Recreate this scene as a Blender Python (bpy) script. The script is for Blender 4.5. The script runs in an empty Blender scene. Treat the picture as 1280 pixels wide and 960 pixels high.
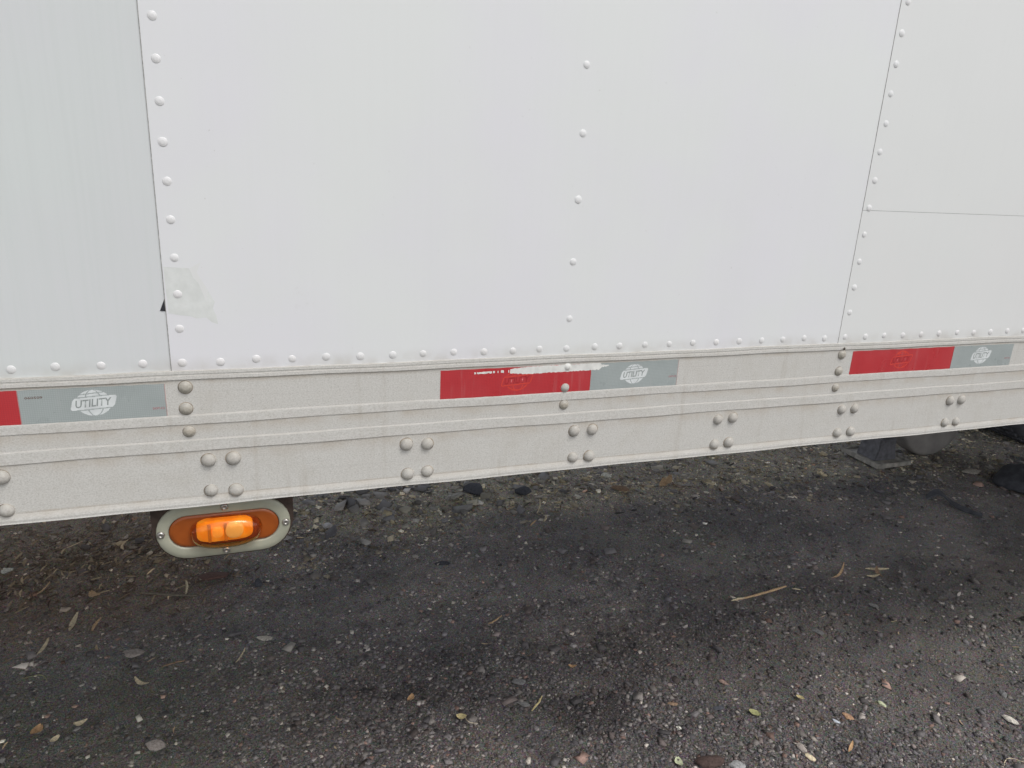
import bpy, bmesh, math, random
import numpy as np
from mathutils import Vector, Matrix, Euler

# ------------------------------------------------------------------ units
# All lengths below are inches: x along the trailer, y into the depth under it,
# z up from the ground. S turns them into metres.
S = 0.0254
scene = bpy.context.scene
COL = scene.collection
random.seed(7)
rng = np.random.default_rng(11)

# ------------------------------------------------------------------ camera
cam_d = bpy.data.cameras.new('camera')
cam = bpy.data.objects.new('camera', cam_d)
COL.objects.link(cam)
R_ = (0.942797807, -0.329828508, 0.048429851)
U_ = (0.052101246, 0.289276055, 0.955826775)
D_ = (0.329268515, 0.898628132, -0.289913306)
cam.matrix_world = Matrix(((R_[0], U_[0], -D_[0], 4.226 * S),
                           (R_[1], U_[1], -D_[1], -43.417 * S),
                           (R_[2], U_[2], -D_[2], 63.665 * S),
                           (0, 0, 0, 1)))
cam_d.sensor_width = 36
cam_d.lens = 36 * 893.8 / 1280
cam_d.clip_start = 0.01
cam_d.clip_end = 8000
scene.camera = cam

# ------------------------------------------------------------------ light
SUN_EL = math.radians(58)
SUN_AZ = math.radians(150)            # clockwise from +Y
world = bpy.data.worlds.new('World')
scene.world = world
world.use_nodes = True
wn = world.node_tree
bg = wn.nodes['Background']
sky = wn.nodes.new('ShaderNodeTexSky')
sky.sky_type = 'NISHITA'
sky.sun_disc = False
sky.sun_elevation = SUN_EL
sky.sun_rotation = SUN_AZ
sky.air_density = 1.0
sky.dust_density = 4.0
hsv = wn.nodes.new('ShaderNodeHueSaturation')   # overcast: nearly colourless sky
hsv.inputs['Saturation'].default_value = 0.28
wn.links.new(sky.outputs[0], hsv.inputs['Color'])
wn.links.new(hsv.outputs[0], bg.inputs['Color'])
bg.inputs['Strength'].default_value = 0.15
sun_d = bpy.data.lights.new('sun', 'SUN')
sun_d.energy = 0.7
sun_d.angle = math.radians(22)
sun_d.color = (1.0, 0.975, 0.94)
sun = bpy.data.objects.new('sun', sun_d)
COL.objects.link(sun)
sdir = Vector((math.sin(SUN_AZ) * math.cos(SUN_EL), math.cos(SUN_AZ) * math.cos(SUN_EL), math.sin(SUN_EL)))
sun.rotation_euler = sdir.to_track_quat('Z', 'Y').to_euler()
sun.location = sdir * 20
scene.view_settings.view_transform = 'Standard'
scene.view_settings.look = 'None'
scene.view_settings.gamma = 1
scene.view_settings.exposure = 0.30
scene.view_settings.use_curve_mapping = False

# ------------------------------------------------------------------ helpers
def tag(o, label=None, cat=None, group=None, kind=None):
    if label: o['label'] = label
    if cat: o['category'] = cat
    if group: o['group'] = group
    if kind: o['kind'] = kind
    return o

WL = {}
def place(o, loc, parent=None):
    """loc in inches, world; children are stored relative to their parent"""
    loc = Vector(loc) * S
    WL[o.name] = loc
    COL.objects.link(o)
    if parent:
        o.parent = parent
        o.location = loc - WL[parent.name]
    else:
        o.location = loc
    return o

def empty(name, loc, label, cat, group=None, parent=None):
    o = bpy.data.objects.new(name, None)
    o.empty_display_size = 0.05
    place(o, loc, parent)
    return tag(o, label, cat, group)

def mesh(name, verts, faces, mats, smooth=False, midx=None):
    me = bpy.data.meshes.new(name)
    me.from_pydata([tuple(c * S for c in v) for v in verts], [], faces)
    for m in (mats if isinstance(mats, (list, tuple)) else [mats]):
        me.materials.append(m)
    if midx is not None:
        me.polygons.foreach_set('material_index', midx)
    if smooth:
        me.polygons.foreach_set('use_smooth', [True] * len(me.polygons))
    me.update()
    return me

def ob(name, me, loc=(0, 0, 0), parent=None, label=None, cat=None, group=None, kind=None, rot=None):
    o = bpy.data.objects.new(name, me)
    place(o, loc, parent)
    if rot: o.rotation_euler = rot
    return tag(o, label, cat, group, kind)

class MB:
    def __init__(s): s.v = []; s.f = []; s.m = []
    def box(s, x0, x1, y0, y1, z0, z1, mi=0):
        b = len(s.v)
        s.v += [(x, y, z) for z in (z0, z1) for y in (y0, y1) for x in (x0, x1)]
        s.f += [tuple(b + i for i in q) for q in ((0, 2, 3, 1), (4, 5, 7, 6), (0, 1, 5, 4), (2, 6, 7, 3), (0, 4, 6, 2), (1, 3, 7, 5))]
        s.m += [mi] * 6
        return s
    def prism(s, poly, axis, a, b_, mi=0):
        """poly of 2-D points extruded along axis (0 x,1 y,2 z) from a to b_"""
        n = len(poly); b = len(s.v)
        for t in (a, b_):
            for p in poly:
                c = list(p); c.insert(axis, t); s.v.append(tuple(c))
        s.f.append(tuple(b + i for i in range(n))); s.f.append(tuple(b + n + i for i in reversed(range(n))))
        for i in range(n):
            j = (i + 1) % n
            s.f.append((b + i, b + n + i, b + n + j, b + j))
        s.m += [mi] * (n + 2)
        return s
    def lathe(s, prof, axis, seg=20, c=(0, 0, 0), mi=0, cap=True):
        """prof: (radius, height) pairs; axis 1 -> height along -y (towards the viewer), 2 -> +z"""
        b = len(s.v)
        for r, h in prof:
            for k in range(seg):
                a = 2 * math.pi * k / seg
                u, w = r * math.cos(a), r * math.sin(a)
                s.v.append((c[0] + u, c[1] - h, c[2] + w) if axis == 1 else (c[0] + u, c[1] + w, c[2] + h))
        for i in range(len(prof) - 1):
            for k in range(seg):
                j = (k + 1) % seg
                s.f.append((b + i * seg + k, b + i * seg + j, b + (i + 1) * seg + j, b + (i + 1) * seg + k)); s.m.append(mi if not isinstance(mi, list) else mi[i])
        if cap:
            e = b + (len(prof) - 1) * seg
            s.f.append(tuple(e + k for k in range(seg))); s.m.append(mi if not isinstance(mi, list) else mi[-1])
        return s
    def me(s, name, mats, smooth=False, bevel=0):
        me = mesh(name, s.v, s.f, mats, smooth, s.m)
        bm = bmesh.new(); bm.from_mesh(me)
        bmesh.ops.recalc_face_normals(bm, faces=bm.faces)
        if bevel:
            bmesh.ops.bevel(bm, geom=[e for e in bm.edges if e.is_manifold and e.calc_face_angle(0) > 0.5], offset=bevel * S, segments=2, affect='EDGES')
        bm.to_mesh(me); bm.free()
        return me

# ------------------------------------------------------------------ material helper
class Mat:
    def __init__(s, name, color=(0.8, 0.8, 0.8), rough=0.5, metal=0.0, spec=0.5):
        s.m = bpy.data.materials.new(name); s.m.use_nodes = True
        s.t = s.m.node_tree; s.b = s.t.nodes['Principled BSDF']
        s.b.inputs['Base Color'].default_value = (*color, 1)
        s.b.inputs['Roughness'].default_value = rough
        s.b.inputs['Metallic'].default_value = metal
        s.b.inputs['Specular IOR Level'].default_value = spec
        s._pos = None
    def n(s, kind, **kw):
        nd = s.t.nodes.new('ShaderNode' + kind)
        for k, v in kw.items(): setattr(nd, k, v)
        return nd
    def l(s, a, b): s.t.links.new(a, b); return s
    @property
    def pos(s):
        if s._pos is None: s._pos = s.n('NewGeometry').outputs['Position']
        return s._pos
    def stretch(s, sx, sy, sz, vec=None):
        m = s.n('VectorMath', operation='MULTIPLY'); s.l(vec or s.pos, m.inputs[0]); m.inputs[1].default_value = (sx, sy, sz)
        return m.outputs[0]
    def noise(s, scale, detail=3, rough=0.5, vec=None):
        nd = s.n('TexNoise'); nd.inputs['Scale'].default_value = scale; nd.inputs['Detail'].default_value = detail; nd.inputs['Roughness'].default_value = rough
        s.l(vec or s.pos, nd.inputs['Vector']); return nd.outputs['Fac']
    def ramp(s, fac, stops, interp='LINEAR'):
        r = s.n('ValToRGB'); r.color_ramp.interpolation = interp
        els = r.color_ramp.elements
        while len(els) > 1: els.remove(els[-1])
        for i, (p, c) in enumerate(stops):
            e = els[0] if i == 0 else els.new(p)
            e.position = p; c = (c, c, c) if isinstance(c, (int, float)) else c
            e.color = (*c, 1)
        s.l(fac, r.inputs[0]); return r.outputs[0]
    def mix(s, fac, a, b, mode='MIX'):
        m = s.n('Mix', data_type='RGBA', blend_type=mode)
        for sock, v in ((m.inputs[0], fac), (m.inputs[6], a), (m.inputs[7], b)):
            if isinstance(v, (int, float)): sock.default_value = v
            elif isinstance(v, tuple): sock.default_value = (*v, 1)
            else: s.l(v, sock)
        return m.outputs[2]
    def math(s, op, a, b=0.0, c=None):
        m = s.n('Math', operation=op)
        for i, v in enumerate((a, b, c)):
            if v is None: continue
            if isinstance(v, (int, float)): m.inputs[i].default_value = v
            else: s.l(v, m.inputs[i])
        return m.outputs[0]
    def rng(s, v, a, b, c=0.0, d=1.0, smooth=True):
        m = s.n('MapRange'); m.interpolation_type = 'SMOOTHSTEP' if smooth else 'LINEAR'
        s.l(v, m.inputs[0])
        for i, q in enumerate((a, b, c, d)): m.inputs[i + 1].default_value = q
        return m.outputs[0]
    def xyz(s):
        x = s.n('SeparateXYZ'); s.l(s.pos, x.inputs[0]); return x.outputs
    def color(s, c): s.l(c, s.b.inputs['Base Color']); return s
    def rough(s, c): s.l(c, s.b.inputs['Roughness']); return s
    def bump(s, h, strength=0.3, dist=0.001):
        b = s.n('Bump'); b.inputs['Strength'].default_value = strength; b.inputs['Distance'].default_value = dist
        s.l(h, b.inputs['Height']); s.l(b.outputs[0], s.b.inputs['Normal']); return s

def simple(name, c, rough=0.6, metal=0.0, var=0.25, scale=60, bump=0.0, spec=0.5):
    m = Mat(name, c, rough, metal, spec)
    f = m.noise(scale, 4)
    lo = tuple(max(0, q * (1 - var)) for q in c); hi = tuple(min(1, q * (1 + var)) for q in c)
    m.color(m.ramp(f, [(0.3, lo), (0.7, hi)]))
    if bump: m.bump(m.noise(scale * 3, 4), bump, 0.002)
    return m.m

# ---- painted skin sheets
def panel_mat(name, base, tint, wipe=0.10):
    m = Mat(name, base, 0.32, 0, 0.5)
    lf = m.noise(2.6, 4, 0.55)
    c = m.mix(m.rng(lf, 0.35, 0.65), base, tint)
    st = m.noise(1.0, 3, 0.6, m.stretch(9, 9, 1.2))           # faint rain streaks
    vs = m.noise(1.0, 4, 0.7, m.stretch(110, 110, 2.2))            # fine vertical wiping marks
    c = m.mix(m.rng(vs, 0.42, 0.66, 0, wipe), c, tuple(q * 0.95 for q in base))
    sc_ = m.noise(9, 6, 0.75)
    c = m.mix(m.rng(sc_, 0.66, 0.72, 0, 0.12), c, (0.55, 0.55, 0.53))
    c = m.mix(m.rng(st, 0.5, 0.8, 0, 0.08), c, tuple(q * 0.88 for q in base))
    sp = m.noise(190, 3, 0.6)                                     # sparse specks of dirt
    c = m.mix(m.rng(sp, 0.72, 0.78, 0, 0.35), c, (0.36, 0.34, 0.31))
    z = m.xyz()[2]                                                # grime along the foot of the sheet
    g = m.math('MULTIPLY', m.rng(z, 52.6 * S, 51.5 * S), m.rng(m.noise(30, 4), 0.35, 0.75, 0.1, 0.5))
    c = m.mix(g, c, (0.46, 0.43, 0.38))
    m.color(c)
    m.rough(m.rng(m.noise(8, 3), 0.3, 0.7, 0.28, 0.42))
    h = m.math('ADD', m.math('MULTIPLY', m.noise(3.0, 2), 6.0), m.math('MULTIPLY', m.noise(700, 2), 0.05))
    m.bump(h, 0.25, 0.001)
    return m.m
M_PANEL = panel_mat('white_skin_paint', (0.745, 0.765, 0.757), (0.745, 0.745, 0.775))
M_PANEL_L = panel_mat('greenish_white_skin_paint', (0.655, 0.69, 0.682), (0.66, 0.675, 0.685), 0.35)
M_PANEL_R = panel_mat('right_white_skin_paint', (0.73, 0.745, 0.735), (0.735, 0.742, 0.735))
M_RIVET_W = panel_mat('white_rivet_paint', (0.72, 0.73, 0.73), (0.75, 0.74, 0.74))
M_SEAL = simple('seam_sealant', (0.38, 0.37, 0.35), 0.8, var=0.4, scale=200)
M_FILMLINE = simple('film_edge', (0.30, 0.31, 0.30), 0.8, var=0.2)
M_PEEL = Mat('worn_film', (0.60, 0.62, 0.60), 0.55)
_c = M_PEEL.ramp(M_PEEL.noise(60, 4, 0.6), [(0.3, (0.64, 0.66, 0.64)), (0.7, (0.735, 0.755, 0.74))]); M_PEEL.color(_c); M_PEEL = M_PEEL.m
M_BLACK = simple('black_tear', (0.02, 0.02, 0.025), 0.7)

# ---- aluminium rail, painted, dusty
def rail_mat(name, base, dirt):
    m = Mat(name, base, 0.5, 0.0, 0.5)
    fine = m.noise(1.0, 4, 0.7, m.stretch(380, 380, 520))
    c = m.mix(m.rng(fine, 0.38, 0.68, 0.0, 0.75), base, dirt)
    sp = m.noise(620, 2, 0.6)
    c = m.mix(m.rng(sp, 0.62, 0.72, 0, 0.5), c, (0.20, 0.18, 0.15))
    scr = m.noise(1.0, 4, 0.75, m.stretch(3.5, 300, 900))         # lengthwise mill scratches
    c = m.mix(m.rng(scr, 0.56, 0.72, 0, 0.35), c, (0.36, 0.35, 0.33))
    cl = m.noise(16, 5, 0.6)
    c = m.mix(m.rng(cl, 0.45, 0.8, 0, 0.3), c, (0.42, 0.39, 0.33))
    run = m.noise(1.0, 3, 0.6, m.stretch(60, 60, 5))
    c = m.mix(m.rng(run, 0.55, 0.8, 0, 0.28), c, (0.33, 0.29, 0.23))
    z = m.xyz()[2]
    tot = None
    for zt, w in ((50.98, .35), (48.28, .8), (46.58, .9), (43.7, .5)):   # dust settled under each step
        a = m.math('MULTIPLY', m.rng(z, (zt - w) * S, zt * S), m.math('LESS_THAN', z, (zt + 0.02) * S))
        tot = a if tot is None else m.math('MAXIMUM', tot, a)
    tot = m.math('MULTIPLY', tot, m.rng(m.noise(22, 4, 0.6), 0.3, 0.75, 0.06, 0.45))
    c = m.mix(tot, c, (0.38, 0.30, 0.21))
    nz = m.n('SeparateXYZ'); ng = m.n('NewGeometry'); m.l(ng.outputs['Normal'], nz.inputs[0])
    ledge = m.math('MULTIPLY', m.rng(nz.outputs[2], 0.15, 0.6), m.rng(m.noise(40, 4, 0.6), 0.2, 0.7, 0.5, 0.95))   # dust lying on upward faces
    c = m.mix(ledge, c, (0.36, 0.345, 0.31))
    m.color(c)
    m.rough(m.rng(cl, 0.3, 0.7, 0.42, 0.62))
    m.bump(m.math('ADD', m.math('MULTIPLY', fine, 0.4), m.math('MULTIPLY', m.noise(90, 3), 0.8)), 0.3, 0.0006)
    return m.m
M_RAIL = rail_mat('dusty_rail', (0.61, 0.60, 0.57), (0.44, 0.43, 0.395))
M_RAILRIV = rail_mat('dusty_rail_rivet', (0.50, 0.485, 0.45), (0.37, 0.35, 0.32))
M_RIVDARK = rail_mat('tarnished_rivet', (0.44, 0.415, 0.36), (0.30, 0.28, 0.235))
M_GRIME = simple('rivet_grime', (0.30, 0.26, 0.21), 0.9, var=0.5, scale=120)

# ---- reflective tape
def tape_mat(name, a, b, grid=0.11, rough=0.35):
    m = Mat(name, a, rough, 0, 0.6)
    x, y, z = m.xyz()
    gx = m.math('PINGPONG', x, grid * S / 2); gz = m.math('PINGPONG', z, grid * S / 2)
    g = m.math('LESS_THAN', m.math('MINIMUM', gx, gz), grid * S * 0.12)
    c = m.mix(m.math('MULTIPLY', g, 0.7), a, b)
    c = m.mix(m.rng(m.noise(25, 4, 0.6), 0.35, 0.75, 0, 0.4), c, b)
    st = m.noise(1.0, 3, 0.6, m.stretch(120, 120, 10))
    c = m.mix(m.rng(st, 0.55, 0.8, 0, 0.3), c, tuple(0.5 * p + 0.5 * q for p, q in zip(a, (0.45, 0.42, 0.4))))
    m.color(c)
    m.rough(m.rng(m.noise(18, 3), 0.3, 0.7, rough - .1, rough + .15))
    m.bump(m.math('ADD', m.math('MULTIPLY', g, -0.2), m.noise(12, 2)), 0.25, 0.0006)
    return m.m
M_TAPE_G = tape_mat('grey_reflective_tape', (0.375, 0.415, 0.41), (0.29, 0.325, 0.32))
M_TAPE_R = tape_mat('red_reflective_tape', (0.50, 0.038, 0.045), (0.40, 0.030, 0.038))
M_TAPE_LETTER = simple('grey_lettering', (0.27, 0.30, 0.29), 0.4, var=0.1)
M_INK_W = simple('pale_logo_ink', (0.66, 0.69, 0.69), 0.4, var=0.1)
M_INK_R = simple('orange_red_logo_ink', (0.62, 0.058, 0.04), 0.4, var=0.1)
M_INK_RL = simple('dark_red_lettering', (0.36, 0.02, 0.025), 0.4, var=0.1)
M_INK_RED = simple('small_red_print', (0.40, 0.12, 0.13), 0.5, var=0.1)
M_INK_BRN = simple('small_brown_print', (0.16, 0.11, 0.09), 0.5, var=0.1)
M_SCRAPE = simple('scraped_white', (0.70, 0.70, 0.67), 0.6, var=0.12, scale=90)
M_EDGE = simple('tape_edge_red', (0.42, 0.25, 0.24), 0.5)

# ---- lamp
M_BEZEL = simple('sage_grey_bezel', (0.35, 0.35, 0.275), 0.38, var=0.08, scale=40)
M_PLATE = simple('brown_mount_plate', (0.05, 0.032, 0.024), 0.8, var=0.4, scale=60, bump=0.3)
M_SCREW = simple('zinc_screw', (0.42, 0.40, 0.37), 0.3, 0.8, var=0.3, scale=200)
_m = Mat('amber_lens_base', (0.36, 0.085, 0.012), 0.22, 0, 0.5)
_m.color(_m.ramp(_m.noise(30, 3), [(0.3, (0.25, 0.056, 0.009)), (0.7, (0.34, 0.082, 0.012))]))
M_LENS = _m.m
_m = Mat('amber_clear_dome', (1.0, 0.68, 0.28), 0.08, 0, 0.5)
_m.b.inputs['Transmission Weight'].default_value = 1.0
_m.b.inputs['IOR'].default_value = 1.45
M_DOME = _m.m
_m = Mat('lit_amber_reflector', (0.9, 0.35, 0.04), 0.35)
_e = _m.ramp(_m.noise(55, 2), [(0.35, (0.90, 0.36, 0.03)), (0.65, (1.0, 0.50, 0.08))])
_m.color(_e); _m.l(_e, _m.b.inputs['Emission Color']); _m.b.inputs['Emission Strength'].default_value = 0.26
M_GLOW = _m.m
_m = Mat('lamp_bulb_glass', (0.9, 0.5, 0.2), 0.25)
_m.b.inputs['Emission Color'].default_value = (1.0, 0.50, 0.16, 1); _m.b.inputs['Emission Strength'].default_value = 0.35
M_BULB = _m.m
_m = Mat('pale_lamp_glass', (0.95, 0.75, 0.6), 0.2)
_m.b.inputs['Emission Color'].default_value = (1.0, 0.68, 0.42, 1); _m.b.inputs['Emission Strength'].default_value = 0.22
M_BULB2 = _m.m
M_RIB = simple('amber_lens_rib', (0.85, 0.42, 0.14), 0.3, var=0.1)

# ---- underside, landing leg, wheels
M_STEEL = simple('grey_chassis_steel', (0.5, 0.5, 0.5), 0.75, var=0.35, scale=20, bump=0.3)
M_LEG = simple('black_leg_paint', (0.17, 0.17, 0.19), 0.6, var=0.35, scale=30, bump=0.2)
M_PAD = simple('dusty_foot_pad', (0.46, 0.44, 0.40), 0.85, var=0.35, scale=30, bump=0.4)
M_FLOOR = simple('floor_boards', (0.55, 0.53, 0.50), 0.85, var=0.12, scale=12)
M_TYRE = simple('black_tyre_rubber', (0.10, 0.104, 0.12), 0.8, var=0.35, scale=25, bump=0.2)
M_RIM = simple('dull_wheel_steel', (0.30, 0.30, 0.30), 0.5, 0.4, var=0.2)
M_DUSTY = simple('dusty_grey_rubber', (0.36, 0.34, 0.325), 0.9, var=0.12, scale=15, bump=0.1)

# ================================================================== GROUND
def vnoise(x, y, seed):
    """smooth value noise, vectorised"""
    g = np.random.default_rng(seed).random((256, 256))
    xi = np.floor(x).astype(int); yi = np.floor(y).astype(int)
    fx = x - xi; fy = y - yi
    fx = fx * fx * (3 - 2 * fx); fy = fy * fy * (3 - 2 * fy)
    a = g[xi % 256, yi % 256]; b = g[(xi + 1) % 256, yi % 256]; c = g[xi % 256, (yi + 1) % 256]; d = g[(xi + 1) % 256, (yi + 1) % 256]
    return (a * (1 - fx) + b * fx) * (1 - fy) + (c * (1 - fx) + d * fx) * fy - 0.5

def terrain(x, y):
    x = np.asarray(x, float); y = np.asarray(y, float)
    h = 1.5 * vnoise(x / 26 + 3, y / 20 + 7, 1) + 0.8 * vnoise(x / 8, y / 7, 2) + 0.55 * vnoise(x / 2.6, y / 2.6, 3) + 0.30 * vnoise(x / 1.2, y / 1.2, 4)
    h -= 0.9 * np.exp(-(((x - 41) / 7) ** 2 + ((y - 22) / 5) ** 2))       # dark hollow
    # low windrow of gravel left by wheels, along the trailer
    h += 0.8 * np.exp(-((y - 27 - 0.10 * (x - 50)) / 7) ** 2) * (x > 0) * np.clip(x / 40, 0, 1)
    return h - 0.25

def axis(lo, hi, step, far):
    a = list(np.arange(lo, hi + step / 2, step))
    s = step; p = a[0]; left = []
    while p > -far: s *= 1.28; p -= s; left.append(p)
    s = step; p = a[-1]; right = []
    while p < far: s *= 1.28; p += s; right.append(p)
    return np.array(left[::-1] + a + right)

gx = axis(-70, 240, 0.62, 120000); gy = axis(-16, 128, 0.55, 120000)
X, Y = np.meshgrid(gx, gy)
Z = terrain(X, Y)
fall = np.clip(1 - (np.maximum(0, np.maximum(np.abs(X - 85) - 155, np.abs(Y - 56) - 72)) / 400), 0, 1)
Z = Z * fall
nx, ny = len(gx), len(gy)
me = bpy.data.meshes.new('ground')
me.vertices.add(nx * ny)
me.vertices.foreach_set('co', (np.stack([X, Y, Z], -1).reshape(-1, 3) * S).ravel())
idx = np.arange(nx * ny).reshape(ny, nx)
q = np.stack([idx[:-1, :-1], idx[:-1, 1:], idx[1:, 1:], idx[1:, :-1]], -1).reshape(-1, 4)
me.loops.add(q.size); me.loops.foreach_set('vertex_index', q.ravel())
me.polygons.add(len(q)); me.polygons.foreach_set('loop_start', np.arange(0, q.size, 4)); me.polygons.foreach_set('loop_total', np.full(len(q), 4))
me.polygons.foreach_set('use_smooth', np.ones(len(q), bool))
me.update(); me.validate()

def zone_color(m):
    """soil colour by place: brown litter soil, tan strip of sandier gravel, greenish and purplish patches; brightened further in to make up for missing light"""
    x, y, z = m.xyz()
    big = m.noise(1.1, 4, 0.6)
    base = m.ramp(m.noise(1.7, 5, 0.6), [(0.33, (0.112, 0.106, 0.108)), (0.5, (0.158, 0.148, 0.143)), (0.68, (0.22, 0.20, 0.188))])
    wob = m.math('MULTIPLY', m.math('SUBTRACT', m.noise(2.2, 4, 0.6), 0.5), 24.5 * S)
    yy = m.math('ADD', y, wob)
    light_lift = m.rng(yy, 24 * S, 50 * S)                         # soil painted paler further in, standing in for light under the trailer
    base = m.mix(m.math('MULTIPLY', light_lift, 0.75), base, m.mix(1.0, base, (2.55, 2.62, 2.68), 'MULTIPLY'))
    dx = m.math('DIVIDE', m.math('SUBTRACT', x, 41 * S), 6.5 * S); dy = m.math('DIVIDE', m.math('SUBTRACT', yy, 22 * S), 4.5 * S)
    rr = m.math('ADD', m.math('MULTIPLY', dx, dx), m.math('MULTIPLY', dy, dy))
    base = m.mix(m.rng(rr, 1.6, 0.2, 0.0, 0.72), base, (0.050, 0.046, 0.048))   # oil stain
    tan = m.math('MULTIPLY', m.rng(yy, 66 * S, 78 * S), m.rng(big, 0.25, 0.6, 0.45, 1.0))
    base = m.mix(tan, base, (0.60, 0.565, 0.49))
    xl = m.math('ADD', x, wob)
    lit = m.math('MULTIPLY', m.math('MULTIPLY', m.rng(xl, 6 * S, -12 * S), m.rng(yy, 46 * S, 60 * S)), m.math('MULTIPLY', m.rng(yy, 150 * S, 110 * S), m.rng(xl, -110 * S, -70 * S)))
    base = m.mix(m.math('MULTIPLY', lit, 0.75), base, (0.34, 0.27, 0.21))
    grn = m.math('MULTIPLY', m.rng(xl, 16 * S, -14 * S), m.rng(yy, 56 * S, 40 * S))
    base = m.mix(m.math('MULTIPLY', grn, 0.6), base, (0.20, 0.20, 0.165))
    gp = m.math('MULTIPLY', m.rng(m.noise(0.55, 3, 0.5), 0.5, 0.66), 0.5)
    base = m.mix(gp, base, m.mix(1.0, base, (0.72, 0.80, 0.74), 'MULTIPLY'))
    return base

m = Mat('gravel_soil', (0.06, 0.06, 0.06), 0.95, 0, 0.25)
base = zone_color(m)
g1 = m.noise(260, 5, 0.75)
c = m.mix(m.rng(g1, 0.35, 0.7), m.mix(1.0, base, (0.24, 0.24, 0.24), 'MULTIPLY'), m.mix(1.0, base, (1.9, 1.86, 1.8), 'MULTIPLY'))
vor = m.n('TexVoronoi'); vor.inputs['Scale'].default_value = 170; m.l(m.pos, vor.inputs['Vector'])
c = m.mix(0.35, c, m.mix(1.0, base, vor.outputs['Color'], 'MULTIPLY'))
spk = m.rng(m.noise(420, 2), 0.68, 0.74)
c = m.mix(m.math('MULTIPLY', spk, 0.7), c, (0.42, 0.41, 0.38))
m.color(c)
m.bump(m.math('ADD', m.math('MULTIPLY', g1, 0.8), m.math('MULTIPLY', vor.outputs['Distance'], 0.7)), 0.9, 0.004)
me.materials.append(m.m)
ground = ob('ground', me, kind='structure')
tag(ground, 'dark grey gravel and soil under and around the trailer')

# ---- crushed gravel lying on it: thousands of small faceted chips, one mesh
def stone_cloud(name, n, area, smin, smax, power, colors, label, seed, falloff=1.6, flat=(0.2, 0.55), elong=(0.7, 1.5), zfac=0.2, mask=None, wedge=True):
    r = np.random.default_rng(seed)
    x0, x1, y0, y1 = area
    N = n * 6
    px = r.uniform(x0, x1, N); py = r.uniform(y0, y1, N)
    d = np.hypot(px - 4, py + 43)
    p = (60 / np.maximum(d, 60)) ** falloff
    # only the wedge that the low viewpoint can see or nearly see
    right = (px - 4) / (py + 60); keepw = (right < 2.3) & (right > -0.9)
    if wedge: p *= keepw
    if mask is not None: p *= mask(px, py)
    k = r.random(N) < p * min(1, n / max(1, p.sum()))
    px, py, d = px[k], py[k], d[k]; n = len(px)
    u = r.random(n)
    size = smin * (1 - u * (1 - (smin / smax) ** power)) ** (-1 / power) * (d / 75) ** 0.35
    # jittered cube corners -> crushed rock
    cube = np.array([(-1, -1, -1), (1, -1, -1), (1, 1, -1), (-1, 1, -1), (-1, -1, 1), (1, -1, 1), (1, 1, 1), (-1, 1, 1)], float) * 0.5
    V = cube[None] * (1 + r.uniform(-0.45, 0.35, (n, 8, 1))) + r.uniform(-0.13, 0.13, (n, 8, 3))
    sc = np.stack([r.uniform(*elong, n), np.ones(n), r.uniform(*flat, n)], -1) * size[:, None]
    V = V * sc[:, None, :]
    a = r.uniform(0, 2 * np.pi, n); t = r.normal(0, 0.35, n)
    ca, sa, ct, st = np.cos(a)[:, None], np.sin(a)[:, None], np.cos(t)[:, None], np.sin(t)[:, None]
    x, y, z = V[..., 0], V[..., 1], V[..., 2]
    y, z = y * ct - z * st, y * st + z * ct
    x, y = x * ca - y * sa, x * sa + y * ca
    zz = terrain(px, py) + size * sc[:, 2] / size * zfac
    W = np.stack([x + px[:, None], y + py[:, None], z + zz[:, None]], -1).reshape(-1, 3) * S
    F = np.array([(0, 3, 2), (0, 2, 1), (4, 5, 6), (4, 6, 7), (0, 1, 5), (0, 5, 4), (2, 3, 7), (2, 7, 6), (0, 4, 7), (0, 7, 3), (1, 2, 6), (1, 6, 5)])
    Q = (F[None] + (np.arange(n) * 8)[:, None, None]).reshape(-1, 3)
    me = bpy.data.meshes.new(name)
    me.vertices.add(len(W)); me.vertices.foreach_set('co', W.ravel())
    me.loops.add(Q.size); me.loops.foreach_set('vertex_index', Q.ravel())
    me.polygons.add(len(Q)); me.polygons.foreach_set('loop_start', np.arange(0, Q.size, 3)); me.polygons.foreach_set('loop_total', np.full(len(Q), 3))
    cols = np.array([c for c, w in colors]); ww = np.array([w for c, w in colors], float)
    ci = r.choice(len(cols), n, p=ww / ww.sum())
    cc = cols[ci] * np.exp(r.normal(0, 0.32, (n, 1)))
    at = me.color_attributes.new('stone_colour', 'FLOAT_COLOR', 'POINT')
    buf = np.ones((n, 8, 4)); buf[..., :3] = cc[:, None, :]
    at.data.foreach_set('color', buf.ravel())
    me.update(); me.validate()
    me.materials.append(M_CHIP)
    o = ob(name, me, kind='stuff'); tag(o, label)
    return o

m = Mat('chip_stone', (0.1, 0.1, 0.1), 0.9, 0, 0.3)
ca = m.n('VertexColor'); ca.layer_name = 'stone_colour'
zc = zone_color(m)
c = m.mix(0.75, ca.outputs['Color'], m.mix(1.0, m.mix(1.0, ca.outputs['Color'], zc, 'MULTIPLY'), (5.6, 5.6, 5.6), 'MULTIPLY'))  # chips follow the soil tone, so the painted brightening reaches them too
c = m.mix(m.rng(m.noise(320, 4, 0.7), 0.35, 0.75, 0.0, 0.5), c, m.mix(1.0, c, (0.5, 0.48, 0.46), 'MULTIPLY'))
m.color(c); m.bump(m.noise(500, 3), 0.35, 0.001)
M_CHIP = m.m

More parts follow.
